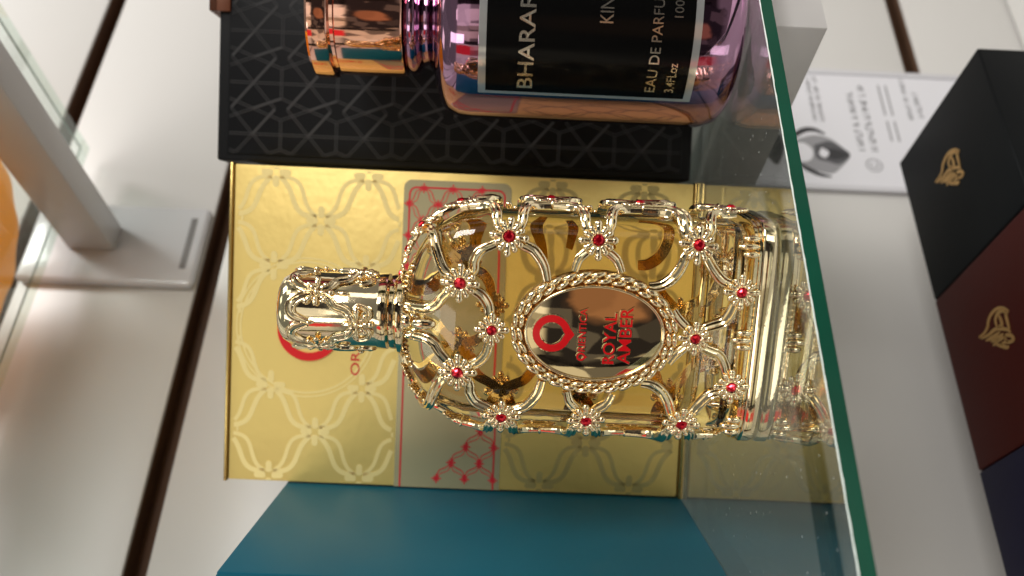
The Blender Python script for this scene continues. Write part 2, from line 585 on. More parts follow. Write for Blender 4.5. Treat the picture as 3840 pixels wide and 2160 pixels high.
# ------------------------------------------------------------------ glass shelf the bottles stand on
sh = thing('glass_shelf', (0, 0, 0), 0, 'clear glass shelf with green front edge under the two perfume bottles', 'shelf')
YF = -79.9
MB().box(-260, 190, YF + .35, 108, -3.2, 0).build('glass_panel', M['glass'], sh)
e = MB()
rnd = random.Random(3)
n = 260
top = []
for i in range(n + 1):
    x = -260 + 450 * i / n
    top.append((x, -.14 - rnd.random() * .14))
vs = []
for x, z in top:
    vs += [(x, YF, z), (x, YF, -3.15), (x, YF + .33, z), (x, YF + .33, -3.15)]
fs = []
for i in range(n):
    a, b = 4 * i, 4 * i + 4
    fs += [[a, a + 1, b + 1, b], [a + 2, b + 2, b + 3, a + 3], [a, b, b + 2, a + 2], [a + 1, a + 3, b + 3, b + 1]]
e.add(vs, fs)
e.build('green_edge', M['edge'], sh)
c = MB()
vs = []
for i, (x, z) in enumerate(top):
    j = rnd.random() * .22
    vs += [(x, YF - .02, z + .02), (x, YF + .05 + j * .2, .01), (x, YF + .10 + j * .7, .03), (x, YF + .34, z - .02)]
fs = []
for i in range(n):
    a, b = 4 * i, 4 * i + 4
    fs += [[a, b, b + 1, a + 1], [a + 1, b + 1, b + 2, a + 2], [a, a + 3, b + 3, b]]
c.add(vs, fs)
c.build('ground_seam', M['chip'], sh)

# bracket under it
lb = thing('shelf_bracket', (104.5, Y_W, -3.4), 0, 'white rectangular bracket arm under the clear shelf, above the paper sign', 'bracket', 'white shelf bracket arms')
MB().box(-6.6, 6.6, -176, -5, -22, 0, .8).build('arm', M['bracket'], lb, 30)
MB().box(-21, 21, -5, -.2, -62, 8, 1.6).build('back_plate', M['plate'], lb, 30)

# ------------------------------------------------------------------ upper bracket and shelf
ub = thing('shelf_bracket', (127.8, Y_W, 263.2), 0, 'white rectangular bracket arm reaching out from a wall plate under the upper glass', 'bracket', 'white shelf bracket arms')
MB().box(-6.7, 6.7, -230, -5, -21.4, 0, .8).build('arm', M['bracket'], ub, 30)
pl = MB().box(-23.5, 20, -5, -.2, -60.4, 20.5, 2.4, 4).build('back_plate', M['plate'], ub, 30)
MB().box(-14.5, 13.5, -5.25, -4.9, -55.4, -52.6, .1).build('slot_shade', M['slot_shade'], pl)  # grey strip paints the shadow gap; no recess is cut
us = thing('glass_shelf', (0, 0, 263.4), 0, 'upper glass shelf above the wall plate, carrying the amber bottle', 'shelf')
MB().box(-260, 171.7, -220, 96.7, 0, 4.2).build('glass_panel', M['glass2'], us)
MB().box(-260, 172, 96.72, 97, 0, 4.2).build('ground_edge', M['edge2'], us)
MB().box(171.72, 172, -220, 96.7, 0, 4.2).build('ground_edge', M['edge2'], us)
MB().box(171.5, 172.3, -220, 97, 4.22, 4.7).build('arris', M['edgeline'], us)
MB().box(-260, 171.48, 96.6, 97.3, 4.22, 4.7).build('arris', M['edgeline'], us)
ob_ = thing('perfume_bottle', (83, 41, 267.8), 0, 'amber perfume bottle standing on the upper glass shelf', 'bottle')
pr = [(0, .05), (43, .05), (46.5, 1.2), (48, 4), (47, 12), (44, 30), (40, 60), (31, 74), (18, 82), (9, 86), (9, 96), (0, 96)]
fl = MB()
rings = []
for r, z in pr:
    rings.append([(r * (1 + .018 * math.cos(14 * a)) * math.cos(a), r * (1 + .018 * math.cos(14 * a)) * math.sin(a), z) for a in [2 * PI * k / 112 for k in range(112)]])
fl.loft(rings, True)
fl.build('flask', M['amber'], ob_, 50)
MB().lathe([(0, 96.2), (12, 96.2), (12, 118), (10.5, 120), (0, 120)], seg=40).build('cap', M['gold'], ob_, 40)

# ================================================================== GOLD CARTON
GY = -0.5966
gb = thing('perfume_box', (-3.39, 46.08, 0), GY, 'gold foil perfume carton with red ring logo behind the lattice bottle', 'box')
GW, GHT, GD = 103.2, 150.0, 55.0
MB().box(.5, GW - .5, .6, GD, 1.9, GHT - 1.5, .35).build('body', M['goldbox'], gb, 30)
MB().box(0, GW, 0, GD + .4, 0.05, 1.5, .3).build('base_board', M['goldedge'], gb, 30)
MB().box(0, GW, 0, GD + .4, GHT - 1.1, GHT, .3).build('top_board', M['goldedge'], gb, 30)
# sleeve band
bz0, bz1, br = 60.2, 94.6, 2.6
pts = [(.45, bz0), (100.2 - br, bz0)] + [(100.2 - br + br * math.sin(a), bz0 + br - br * math.cos(a)) for a in [PI / 2 * k / 6 for k in range(1, 7)]] \
    + [(100.2 - br + br * math.cos(a), bz1 - br + br * math.sin(a)) for a in [PI / 2 * k / 6 for k in range(0, 7)]] + [(.45, bz1)]
bd = MB().prism(pts, .36, .62).build('sleeve_band', M['band'], gb)
def roundline(x0, x1, z0, z1, r):
    p = [(x0, z0), (x1 - r, z0)]
    p += [(x1 - r + r * math.sin(a), z0 + r - r * math.cos(a)) for a in [PI / 2 * k / 6 for k in range(1, 7)]]
    p += [(x1 - r + r * math.cos(a), z1 - r + r * math.sin(a)) for a in [PI / 2 * k / 6 for k in range(0, 7)]]
    p += [(x0, z1)]
    return p
MB().ribbon(roundline(.5, 97.8, 62.3, 92.7, 2.2), .55, .30, .37).build('border_line', M['red'], bd)
def leaf(mb, P, Q, w, line, y0, y1, s=1):
    """a two-stranded ogee leaf from P to Q"""
    P = np.array(P, float); Q = np.array(Q, float)
    d = Q - P
    n = np.array([-d[1], d[0]])
    A, B = [], []
    for i in range(15):
        t = i / 14
        tt = .09 + .82 * t
        mid = .045 * math.sin(2 * PI * t) * s
        ha, hb = w * math.sin(PI * t ** .75), w * math.sin(PI * t ** 1.5)
        A.append(tuple(P + d * tt + n * (mid + ha * s)))
        B.append(tuple(P + d * tt + n * (mid - hb * s)))
    mb.ribbon(A, line, y0, y1)
    mb.ribbon(B, line * .8, y0, y1)
def star(mb, P, R, w, y0, y1, k=8):
    for i in range(k):
        a = 2 * PI * i / k
        rr = R * (1 if i % 2 == 0 else .72)
        mb.ribbon([(P[0] - .2 * R * math.cos(a), P[1] - .2 * R * math.sin(a)), (P[0] + rr * math.cos(a), P[1] + rr * math.sin(a))], w, y0 - .0004 * i, y1)
lat = MB()
cxR = lambda i: 97.6 - 5.05 * i
czR = lambda j: 92.9 - 4.65 * j
for i in range(0, 6):
    for j in range(0, 7):
        if (i + j) % 2 == 1 and i + j <= 5:
            p = (cxR(i), czR(j))
            star(lat, p, 1.55, .42, .295, .37)
            for di, dj in ((1, 1), (1, -1)):
                q = (cxR(i + di), czR(j + dj))
                if -0.5 <= j + dj <= 7 and i + di + j + dj <= 5:
                    leaf(lat, p, q, .11, .30, .30, .37, 1 if dj > 0 else -1)
lat.build('red_lattice', M['red'], bd)
lat = MB()
cxL = lambda i: 3.6 + 5.4 * i
czL = lambda j: 62.4 + 4.6 * j
for i in range(0, 6):
    for j in range(0, 6):
        if (i + j) % 2 == 0 and i + j <= 4:
            p = (cxL(i), czL(j))
            star(lat, p, 1.6, .44, .295, .37)
        if (i + j) % 2 == 0:
            p = (cxL(i), czL(j))
            for di, dj in ((1, 1), (1, -1)):
                if 0 <= j + dj <= 5 and i + di + j + dj <= 4 and i + j <= 4:
                    leaf(lat, p, (cxL(i + di), czL(j + dj)), .11, .32, .30, .37, -1 if dj > 0 else 1)
lat.build('red_lattice', M['red'], bd)
# tone-on-tone embossing, the light on it put into paler and darker varnish
def flower4(mb, P, y0, y1):
    for i in range(4):
        a = PI / 2 * i
        c0, s0 = math.cos(a), math.sin(a)
        mb.ribbon([(P[0] + 1.0 * c0, P[1] + 1.0 * s0), (P[0] + 1.6 * c0, P[1] + 1.6 * s0), (P[0] + 4.0 * c0, P[1] + 4.0 * s0), (P[0] + 4.7 * c0, P[1] + 4.7 * s0)], 2.0, y0 - .001 * i, y1, lambda t: (.7, 1, 1, .45)[min(3, int(t * 3 + .01))])
def embnodes(zlo, zhi):
    out = []
    for c in range(-5, 5):
        x = 51.5 + 4.4 * (1 if c >= 0 else -1) + 14.9 * (c if c >= 0 else c + 1)
        for k in range(-2, 7):
            z = 3 + 29.45 * k + (14.7 if (c if c >= 0 else c + 1) % 2 == 1 else 0)
            if zlo <= z <= zhi:
                out.append((c, x, z))
    return out
def emboss(name, zlo, zhi, m, skip):
    mb = MB()
    nd = embnodes(zlo, zhi)
    for c, x, z in nd:
        if not skip(x, z):
            if 1 < x < 102:
                flower4(mb, (x, z), .545, .62)
        for c2, x2, z2 in nd:
            if c2 == c + 1 and abs(abs(z2 - z) - 14.7) < .5 and not skip((x + x2) / 2, (z + z2) / 2):
                leaf(mb, (x, z), (x2, z2),   .105, 1.6, .55, .62, 1 if z2 > z else -1)
    return mb
def clipf(mb, xa, xb, za, zb):
    mb.f = [f for f in mb.f if all(xa <= mb.v[i][0] <= xb and za <= mb.v[i][2] <= zb for i in f)]
ringc = (51.2, 124.5)
mb = emboss('e', 80, 170, M['emblit'], lambda x, z: math.hypot(x - ringc[0], z - ringc[1]) < 21.5)
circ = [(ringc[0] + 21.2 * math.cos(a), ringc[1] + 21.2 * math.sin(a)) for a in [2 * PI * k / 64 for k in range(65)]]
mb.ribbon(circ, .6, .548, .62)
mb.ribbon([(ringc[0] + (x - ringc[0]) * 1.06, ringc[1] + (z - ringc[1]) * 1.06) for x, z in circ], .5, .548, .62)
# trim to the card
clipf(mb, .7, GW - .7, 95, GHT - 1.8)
mb.build('embossed_pattern', M['emblit'], gb)
mb = emboss('e', -16, 80, M['embshade'], lambda x, z: z > 76)
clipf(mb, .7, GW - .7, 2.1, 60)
mb.build('embossed_pattern', M['embshade'], gb)
# red ring logo with a pointed foot and the name under it
def ring_logo(mb, cx, cz, R, r, tip, y0, y1, n=72):
    outer, inner = [], []
    for k in range(n + 1):
        a = -PI / 2 + 2 * PI * k / n
        dd = min(abs(a + PI / 2), abs(a - 3 * PI / 2))
        ro = R + (tip * (1 - dd / .36) ** 1.3 if dd < .36 else 0)
        ri = r + (tip * .38 * (1 - dd / .30) ** 1.3 if dd < .30 else 0)
        outer.append((cx + ro * math.cos(a), cz + ro * math.sin(a)))
        inner.append((cx + ri * math.cos(a), cz + ri * math.sin(a)))
    vs = []
    for o, i in zip(outer, inner):
        vs += [(o[0], y0, o[1]), (i[0], y0, i[1]), (o[0], y1, o[1]), (i[0], y1, i[1])]
    fs = []
    for k in range(n):
        a, b = 4 * k, 4 * k + 4
        fs += [[a, b, b + 1, a + 1], [a, a + 2, b + 2, b], [a + 1, b + 1, b + 3, a + 3]]
    return mb.add(vs, fs)
ring_logo(MB(), 50.6, 123.6, 10.1, 7.5, 2.4, .1, .62).build('ring_logo', M['redprint'], gb, 40)
fit_text('ORIENTICA', 36.4, 65.0, 107.0, 109.9, lambda x, z, h: (x, .6 - h, z), .12, .012).build('lettering', M['red'], gb)

# ================================================================== TEAL BOX
tb = thing('perfume_box', (-5.6, 43.2, 0), math.atan2(-.588, .809), 'plain teal blue carton at the left of the gold box', 'box')
MB().box(-78, 0, -62.6, 8, .05, 129.6, .5).build('body', M['teal'], tb, 30)
MB().box(-76.5, -1.5, -61.2, 6.5, 129.5, 130.2, .2).build('lid_panel', M['teal'], tb, 30)

# ================================================================== BLACK BOX
kb = thing('perfume_box', (91.9, .1, 0), -.6, 'black embossed star pattern gift box behind the rose gold bottle', 'box')
KW, KH, KD = 106, 159.6, 50
MB().box(0, KW, 0, KD, .05, KH, .9, 3).build('case', M['black'], kb, 30)
MB().box(2.4, KW - 2.4, -.75, .2, 3.5, KH - 3.6, .25).build('front_panel', M['blackpanel'], kb, 30)
pt = MB()
def seg(p, q, off=.36, w=.13, h=.09):
    p = np.array(p, float); q = np.array(q, float)
    d = q - p
    ln = np.linalg.norm(d)
    if ln < .3:
        return
    d /= ln
    nn = np.array([-d[1], d[0]])
    for s in (-1, 1):
        a = p + nn * off * s; b = q + nn * off * s
        y = -.76
        vs = []
        for c_ in (a, b):
            for k, hh in ((-w, 0), (0, h), (w, 0)):
                t_ = c_ + nn * k
                vs.append((t_[0], y - hh, t_[1]))
        pt.add(vs, [[0, 1, 4, 3], [1, 2, 5, 4], [0, 2, 1], [3, 4, 5]])
X0, X1, Z0, Z1 = 2.9, KW - 2.9, 4.1, KH - 4.2
def clipseg(p, q):
    (x0, z0), (x1, z1) = p, q
    t0, t1 = 0., 1.
    for pp, qq in ((-(x1 - x0), x0 - X0), (x1 - x0, X1 - x0), (-(z1 - z0), z0 - Z0), (z1 - z0, Z1 - z0)):
        if abs(pp) < 1e-9:
            if qq < 0:
                return
        else:
            t = qq / pp
            if pp < 0:
                t0 = max(t0, t)
            else:
                t1 = min(t1, t)
    if t0 < t1:
        seg((x0 + (x1 - x0) * t0, z0 + (z1 - z0) * t0), (x0 + (x1 - x0) * t1, z0 + (z1 - z0) * t1))
PA, PB = 18.65, 16.9           # tile: a runs down, b runs across
for i in range(-1, 10):
    for j in range(-1, 8):
        ox, oz = 9.2 + PB * j, 147.6 - PA * i
        def T(a, b):
            return (ox + b / 450 * PB, oz - a / 490 * PA)
        clipseg(T(-245, 0), T(245, 0))
        clipseg(T(245, -130), T(245, 130))
        clipseg(T(245, 130), T(-245, 320))
        clipseg(T(-245, 130), T(245, 320))
        for sx in (1, -1):
            clipseg(T(0, 0), T(192 * sx, 225))
            clipseg(T(192 * sx, 225), T(0, 450))
for i in range(-1, 10):
    for j in range(-1, 8):
        ox, oz = 9.2 + PB * j, 147.6 - PA * i
        for (a0_, b0_), (a1_, b1_) in (((0, 0), (192, 225)), ((-192, 225), (0, 450)), ((0, 225), (245, 320))):  # flat grey strips colour in the light caught along one diagonal
            p_, q_ = (ox + b0_ / 450 * PB, oz - a0_ / 490 * PA), (ox + b1_ / 450 * PB, oz - a1_ / 490 * PA)
            if all(X0 < c_[0] < X1 and Z0 < c_[1] < Z1 for c_ in (p_, q_)):
                pt.ribbon([p_, q_], .55, -.79 - .0013 * ((a0_ + b1_) % 7), -.74)
pt.build('star_lattice', M['ridge_sheen'], kb)
st = MB()
st.box(48.8, 62, -1.6, 0, 155.6, 162.6, .3)
st.box(48.8, 62, -1.6, 30, KH + .1, 162.6, .3)
st.build('ribbon_tab', M['strap'], kb, 30)

# ================================================================== ROSE GOLD BOTTLE
bx_, by_, BR = 104.0, -54.0, 27.3
vd = Vector((bx_ + 85.018, by_ + 224.148, 0)).normalized()
ang0 = math.atan2(-vd.y, -vd.x)             # azimuth of the side towards the viewer
rb = thing('perfume_bottle', (bx_, by_, 0), 0, 'rose gold and lilac chrome cylinder bottle with black label', 'bottle')
MB().lathe([(0, .06), (20, .06), (23.5, .9), (26, 3.2), (27.2, 7), (27.3, 12), (27.3, 73), (27.1, 76.4), (26.2, 79.4), (24.2, 81.6), (20.5, 83.0), (16, 84.1), (13.8, 85.0),
            (13.0, 86.2), (13.2, 87.2), (0, 87.2)], seg=96).build('body', M['lilac'], rb, 60)
MB().lathe([(0, 87.3), (13.4, 87.3), (15.0, 88.2), (15.8, 89.6), (15.8, 90.6), (15.2, 91.8), (14.4, 92.3), (0, 92.3)], seg=96).build('collar', M['lilac'], rb, 60)
MB().lathe([(0, 92.4), (16.3, 92.4), (16.6, 92.9), (16.7, 110.6), (16.1, 111.1), (0, 111.1)], seg=96).build('cap', M['copper'], rb, 40)
MB().lathe([(0, 111.2), (15.7, 111.2), (15.7, 112.2), (17.5, 112.5), (17.8, 113.0), (17.8, 117.7), (17.2, 118.4), (0, 118.4)], seg=96).build('cap_rim', M['copper'], rb, 40)
def cylpt(R):
    def fn(x, z, h):                        # x in degrees of azimuth to the right of the viewer's side
        a = ang0 + math.radians(x)
        return ((R + h) * math.cos(a), (R + h) * math.sin(a), z)
    return fn
def cylpatch(mb, R, t, d0, d1, z0, z1, n=48):
    vs = []
    for k in range(n + 1):
        a = ang0 + math.radians(d0 + (d1 - d0) * k / n)
        for rr, z in ((R, z0), (R + t, z0 + .15), (R + t, z1 - .15), (R, z1)):
            vs.append((rr * math.cos(a), rr * math.sin(a), z))
    fs = []
    for k in range(n):
        a, b = 4 * k, 4 * k + 4
        fs += [[a, b, b + 1, a + 1], [a + 1, b + 1, b + 2, a + 2], [a + 2, b + 2, b + 3, a + 3]]
    fs += [[0, 1, 2, 3], [4 * n, 4 * n + 3, 4 * n + 2, 4 * n + 1]]
    return mb.add(vs, fs)
LBL0, LBL1 = -40.5, 36
plq = cylpatch(MB(), BR - .1, 1.0, LBL0, LBL1, 13.2, 71.0).build('label_plaque', M['clearedge'], rb, 40)
cylpatch(MB(), BR + .6, .42, LBL0 + 2.2, LBL1 - 2.2, 15.2, 69.0).build('label', M['plaque'], plq, 40)
F = cylpt(BR + 1.0)
lt = MB()
fit_text('BHARARA', -35.2, 24.5, 56.4, 60.4, F, .16, .05, mb=lt)
fit_text('KING', 2.2, 20.5, 36.4, 39.9, F, .14, .02, mb=lt)
fit_text('EAU DE PARFUM', -34.2, 21.5, 23.5, 26.2, F, .12, .006, mb=lt)
fit_text('3.4FLoz', -34.0, -16.8, 18.5, 20.9, F, .12, .006, mb=lt)
fit_text('100ml', 6.6, 22, 18.5, 20.8, F, .12, .004, mb=lt)
lt.build('lettering', M['silver'], plq)

# ================================================================== LATTICE BOTTLE
BYAW = -0.77
gp = thing('perfume_bottle', (5.18, -52.3, 0), BYAW, 'clear amber perfume bottle caged in pale gold lattice with red gems', 'bottle')
YC = 13.0                                   # depth of the bottle's middle behind the front flowers
def interp(z, tab):
    if z <= tab[0][0]:
        return tab[0][1]
    for (a, u), (b, w) in zip(tab, tab[1:]):
        if z <= b:
            t = (z - a) / (b - a)
            return u + (w - u) * t
    return tab[-1][1]
WT = [(0, 27.6), (8, 27.6), (55, 27.9), (66, 27.6), (70, 27.0), (74, 25.9), (77, 24.3), (80, 22.0), (82, 19.9), (84, 16.6), (85.3, 13.2), (86.2, 9.4), (86.6, 6)]
DT = [(0, 13.4), (8, 13.4), (66, 13.4), (72, 13.2), (76, 12.4), (80, 11.0), (83, 9.6), (85, 8.2), (86.2, 7.0), (86.6, 5)]
NEXP = 4.2
_tab = {}
def perim(Wd, Dp):
    key = (round(Wd, 2), round(Dp, 2))
    if key not in _tab:
        P = []
        for k in range(241):
            a = PI / 2 * k / 240            # 0 = front centre, pi/2 = side
            P.append((Wd * math.sin(a) ** (2 / NEXP), -Dp * math.cos(a) ** (2 / NEXP) if k < 240 else 0.0))
        P = np.array(P)
        l = np.concatenate([[0], np.cumsum(np.hypot(*np.diff(P, axis=0).T))])
        _tab[key] = (P, l / l[-1], l[-1])
    return _tab[key]
Q0 = perim(27.8, 13.4)[2]
def surf(s, z, h=0.0):
    """cage surface: s = arc length from the front centre (at the belly), z = height, h = lift; back half by symmetry"""
    Wd, Dp = interp(z, WT), interp(z, DT)
    f = abs(s) / Q0
    sg = 1 if s >= 0 else -1
    back = False
    if f > 1:
        f = 2 - f
        back = True
    P, l, _ = perim(Wd, Dp)
    x = np.interp(f, l, P[:, 0]); y = np.interp(f, l, P[:, 1])
    p = Vector((x, y))
    nx = (abs(x) / Wd) ** (NEXP - 1) / Wd
    ny = -(abs(y) / Dp) ** (NEXP - 1) / Dp
    n3 = Vector((nx, ny, 0)).normalized()
    dz = (interp(z + .6, WT) - interp(z - .6, WT)) / 1.2
    dd = (interp(z + .6, DT) - interp(z - .6, DT)) / 1.2
    slope = -(abs(n3.x) * dz + abs(n3.y) * dd)
    n3 = Vector((n3.x, n3.y, slope)).normalized()
    if back:
        y = -y
        n3.y = -n3.y
    q = Vector((sg * x, y + YC, z))
    n3.x *= sg
    return q + n3 * h, n3
def sx(x):                                   # x on the front -> arc length
    P, l, Lq = perim(27.8, 13.4)
    return math.copysign(np.interp(abs(x), P[:, 0], l) * Lq, x)
RP = [(-1.15, -.9), (1.15, -.9), (1.2, .15), (1.02, .5), (.78, .56), (.56, .36), (.34, .62), (0, .84), (-.34, .62), (-.56, .36), (-.78, .56), (-1.02, .5), (-1.2, .15)]
def rail(mb, pts, w=1.0, h=.35, n=7, taper=True):
    C = catmull(pts, n)
    P, Nn = [], []
    for s, z in C:
        p, nn = surf(s, z, h)
        P.append(p); Nn.append(nn)
    m = len(P)
    sc = [w * (1 - .22 * abs(2 * i / (m - 1) - 1) ** 2 if taper else 1) for i in range(m)]
    mb.sweep(P, Nn, RP, sc)
A_ = lambda x, z: (sx(x), z)
SIDE = Q0
cage = MB()
half = [
    [A_(11, 71.5), A_(12.9, 70.0), A_(13.9, 68.7), A_(16.0, 68.5), A_(18.2, 67.2), A_(19.6, 64.4), A_(21.4, 60.9)],
    [A_(21.4, 60.9), A_(20.0, 58.2), A_(18.9, 55.6), A_(17.2, 53.9), A_(15.0, 52.6), A_(12.0, 51.8)],
    [A_(11, 71.5), A_(9.3, 68.6), A_(8.0, 66.6), A_(5.9, 65.1), A_(3.6, 64.6), A_(1.2, 64.0)],
    [A_(11, 71.5), A_(13.2, 74.2), A_(15.4, 75.8), (20.5, 77.4), (26, 78.6), (30, 80.6)],
    [A_(11, 71.5), A_(9.2, 73.8), A_(7.4, 75.7), A_(5.4, 77.2), A_(4.3, 79.3), A_(4.6, 81.9), A_(5.4, 84.0)],
    [A_(21.4, 40.8), A_(19.2, 43.0), A_(17.2, 44.9), A_(14.4, 45.8)],
    [A_(21.4, 40.8), A_(19.2, 38.6), A_(17.4, 36.4), A_(14.6, 35.0)],
    [A_(21.4, 18.1), A_(19.4, 20.4), A_(15.8, 22.0), A_(13.4, 23.8), A_(11.9, 26.2), A_(11.6, 28.6)],
    [A_(21.4, 18.1), A_(18.8, 16.0), A_(16.4, 14.4), A_(14.0, 12.3), A_(13.0, 10.2), A_(11.4, 7.6)],
    [A_(11.4, 7.6), A_(8.4, 8.8), A_(6.2, 9.6), A_(4.0, 11.0), A_(3.0, 13.4), A_(2.2, 15.2), A_(.3, 17.0)],
    [A_(.3, 17.0), A_(2.6, 19.4), A_(4.6, 21.4), A_(6.4, 22.6)],
    # front flowers to the flowers in the middle of each narrow side
    [A_(21.4, 60.9), (24.4, 63.5), (27.6, 64.0), (30.2, 64.8), (31.7, 66.5), (32.2, 68.5), (32.4, 72.4)],
    [A_(21.4, 60.9), (24.4, 58.3), (27.6, 57.8), (30.2, 57.0), (31.7, 55.3), (32.2, 53.3), (32.4, 51.2)],
    [A_(21.4, 40.8), (24.4, 43.4), (27.6, 43.9), (30.2, 44.7), (31.7, 46.4), (32.2, 48.4), (32.4, 51.2)],
    [A_(21.4, 40.8), (24.4, 38.2), (27.6, 37.7), (30.2, 36.9), (31.7, 35.2), (32.2, 33.2), (32.4, 30.0)],
    [A_(21.4, 18.1), (24.4, 20.7), (27.6, 21.2), (30.2, 22.0), (31.7, 23.7), (32.2, 25.7), (32.4, 30.0)],
    [A_(21.4, 18.1), (24.4, 15.5), (27.6, 15.0), (30.2, 14.2), (31.7, 12.5), (32.2, 10.5), (32.4, 8.2)],
    [(SIDE, 72.4), (SIDE - .8, 76), (SIDE - .8, 78), (SIDE, 80.8)],
    [(SIDE, 81.6), (SIDE - .5, 83.4), (SIDE - .5, 84.6), (SIDE, 85.6)],
]
for p in half:
    for mx in (1, -1):
        for bk in (0, 1):
            q = [((2 * SIDE - s) if bk else s, z) for s, z in p]
            rail(cage, [(mx * s, z) for s, z in q], 1.55 if (p[-1][1] == 30.0 and p[0][1] == 18.1) else 1.08 if len(p) > 4 else .95)
# ring bands half way along the side rails
def bands_at(mb, s, z0, hor=False):
    for mx in (1, -1):
        for bk in (0, 1):
            for k, (dzz, rr) in enumerate(((-1.1, .95), (0, 1.25), (1.1, .95))):
                p, nn = surf(mx * ((2 * SIDE - s) if bk else s), z0 + dzz, .3)
                t = Vector((0, 0, 1))
                sd = t.cross(nn).normalized()
                mb.blob(p, t * .55, sd * rr * 1.12, nn * rr, 10, 6)
for s, z0 in ((32.4, 51.2), (32.4, 30.0), (32.3, 70.6), (32.3, 10.2)):
    bands_at(cage, s, z0)
# comb ribs on the shoulders either side of the neck and the fleur under it
for mx in (1, -1):
    for yy in (YC - 4.2, YC + 4.2):
        for k in range(6):
            x = mx * (6.2 + 1.25 * k)
            zt = 86.1 - .012 * (6.2 + 1.25 * k) ** 2 - (.5 if k > 3 else 0)
            cage.blob((x, yy, zt - 1.0), (0, 2.6, -.2), (.56, 0, 0), (0, .1, 1.5), 8, 6)
    for k, (s, z, a, b) in enumerate(((2.6, 84.2, 1.5, .9), (4.6, 82.6, 1.2, .8), (2.2, 81.6, 1.1, .75), (6.2, 84.6, 1.0, .8))):
        for bk in (0, 1):
            p, nn = surf(mx * ((2 * SIDE - s) if bk else s), z, .5)
            cage.blob(p, Vector((a * .5 * mx, 0, a)), nn.cross(Vector((0, 0, 1))) * b, nn * 1.1, 8, 6)
for bk in (0, 1):
    p, nn = surf(2 * SIDE if bk else 0.001, 79.6, .7)
    cage.blob(p, (0, 0, 2.9), (1.5, 0, 0), nn * 1.1, 10, 8)
    p, nn = surf(2 * SIDE if bk else 0.001, 83.4, .6)
    cage.blob(p, (0, 0, 1.5), (1.9, 0, 0), nn * 1.2, 10, 8)
# collar round the neck where the cage ends
cage.lathe([(9.9, 85.0), (10.3, 85.6), (10.2, 86.7), (9.2, 87.1), (8.6, 87.1)], (-.6, YC, 0), 64)
cage.build('lattice_cage', M['gold'], gp, 55)

# plinth
def rrect(Wd, Dp, z, n=96, e=5.0, cy=YC):
    R = []
    for k in range(n):
        a = 2 * PI * k / n
        c0, s0 = math.cos(a), math.sin(a)
        R.append((Wd * math.copysign(abs(c0) ** (2 / e), c0), cy + Dp * math.copysign(abs(s0) ** (2 / e), s0), z))
    return R
pb = MB().loft([rrect(26.6, 13.6, .05), rrect(27.3, 14.3, .5), rrect(27.5, 14.5, 1.2), rrect(27.5, 14.5, 3.1), rrect(27.2, 14.2, 3.5), rrect(26.7, 13.7, 3.6)])
plin = pb.build('plinth', M['goldtex'], gp, 40)
MB().loft([rrect(26.6, 13.6, 3.62), rrect(27.1, 14.1, 3.7), rrect(27.1, 14.1, 4.25), rrect(26.7, 13.7, 4.4), rrect(26.7, 13.7, 4.7), rrect(26.9, 13.9, 4.8), rrect(26.9, 13.9, 5.2), rrect(26.3, 13.3, 5.4)]).build('plinth_ridge', M['gold'], plin, 40)
for s0 in (0.0, sx(21.6), -sx(21.6), 2 * SIDE - .01, 2 * SIDE - sx(21.6), -(2 * SIDE - sx(21.6))):
    fl = MB()
    for k, top_ in ((-1, 7.5), (0, 8.6), (1, 7.5)):
        p, nn = surf(s0 + k * 1.75, 5.6, .5)
        t = nn.cross(Vector((0, 0, 1)))
        for zc, ln in (((top_ + 4.2) / 2, (top_ - 4.2) / 2 + .4),):
            fl.blob((p.x, p.y, zc), (0, 0, ln), t * .86, nn * 1.15, 10, 8)
    fl.build('fluting', M['gold'], plin, 60)

# flower with gem
def flower_mesh(R, gem=True, petals=12):
    mb = MB()
    for k in range(petals):
        a = 2 * PI * k / petals
        big = k % 3 == 0
        r1 = R if big else R * .84
        c0, s0 = math.cos(a), math.sin(a)
        r0 = R * .24
        w = R * (.175 if big else .150)
        mid = (r0 + r1) / 2
        # tear-drop: slim blob plus a rounder tip
        mb.blob((mid * c0, mid * s0, .34 * R / 4.4), ((r1 - r0) / 2 * c0, (r1 - r0) / 2 * s0, -.10 * R / 4.4), (-w * s0, w * c0, 0), (0, 0, .56 * R / 4.4), 8, 8)
        rt = r1 - w * 1.05
        mb.blob((rt * c0, rt * s0, .28 * R / 4.4), (w * 1.25 * c0, w * 1.25 * s0, 0), (-w * 1.18 * s0, w * 1.18 * c0, 0), (0, 0, .62 * R / 4.4), 8, 6)
    mb.blob((0, 0, -.1), (R * .55, 0, 0), (0, R * .55, 0), (0, 0, .5 * R / 4.4), 14, 6)
    mb.lathe([(R * .36, .3), (R * .36, .75 * R / 4.4), (R * .32, .95 * R / 4.4), (R * .26, .8 * R / 4.4)], seg=20)
    return mb
fm = flower_mesh(4.55).mesh('flower', M['gold'], 60)
gm_ = MB().lathe([(1.30, .55), (1.30, .9), (1.05, 1.3), (.62, 1.62), (0, 1.66)], seg=8).mesh('gem', M['gem'])
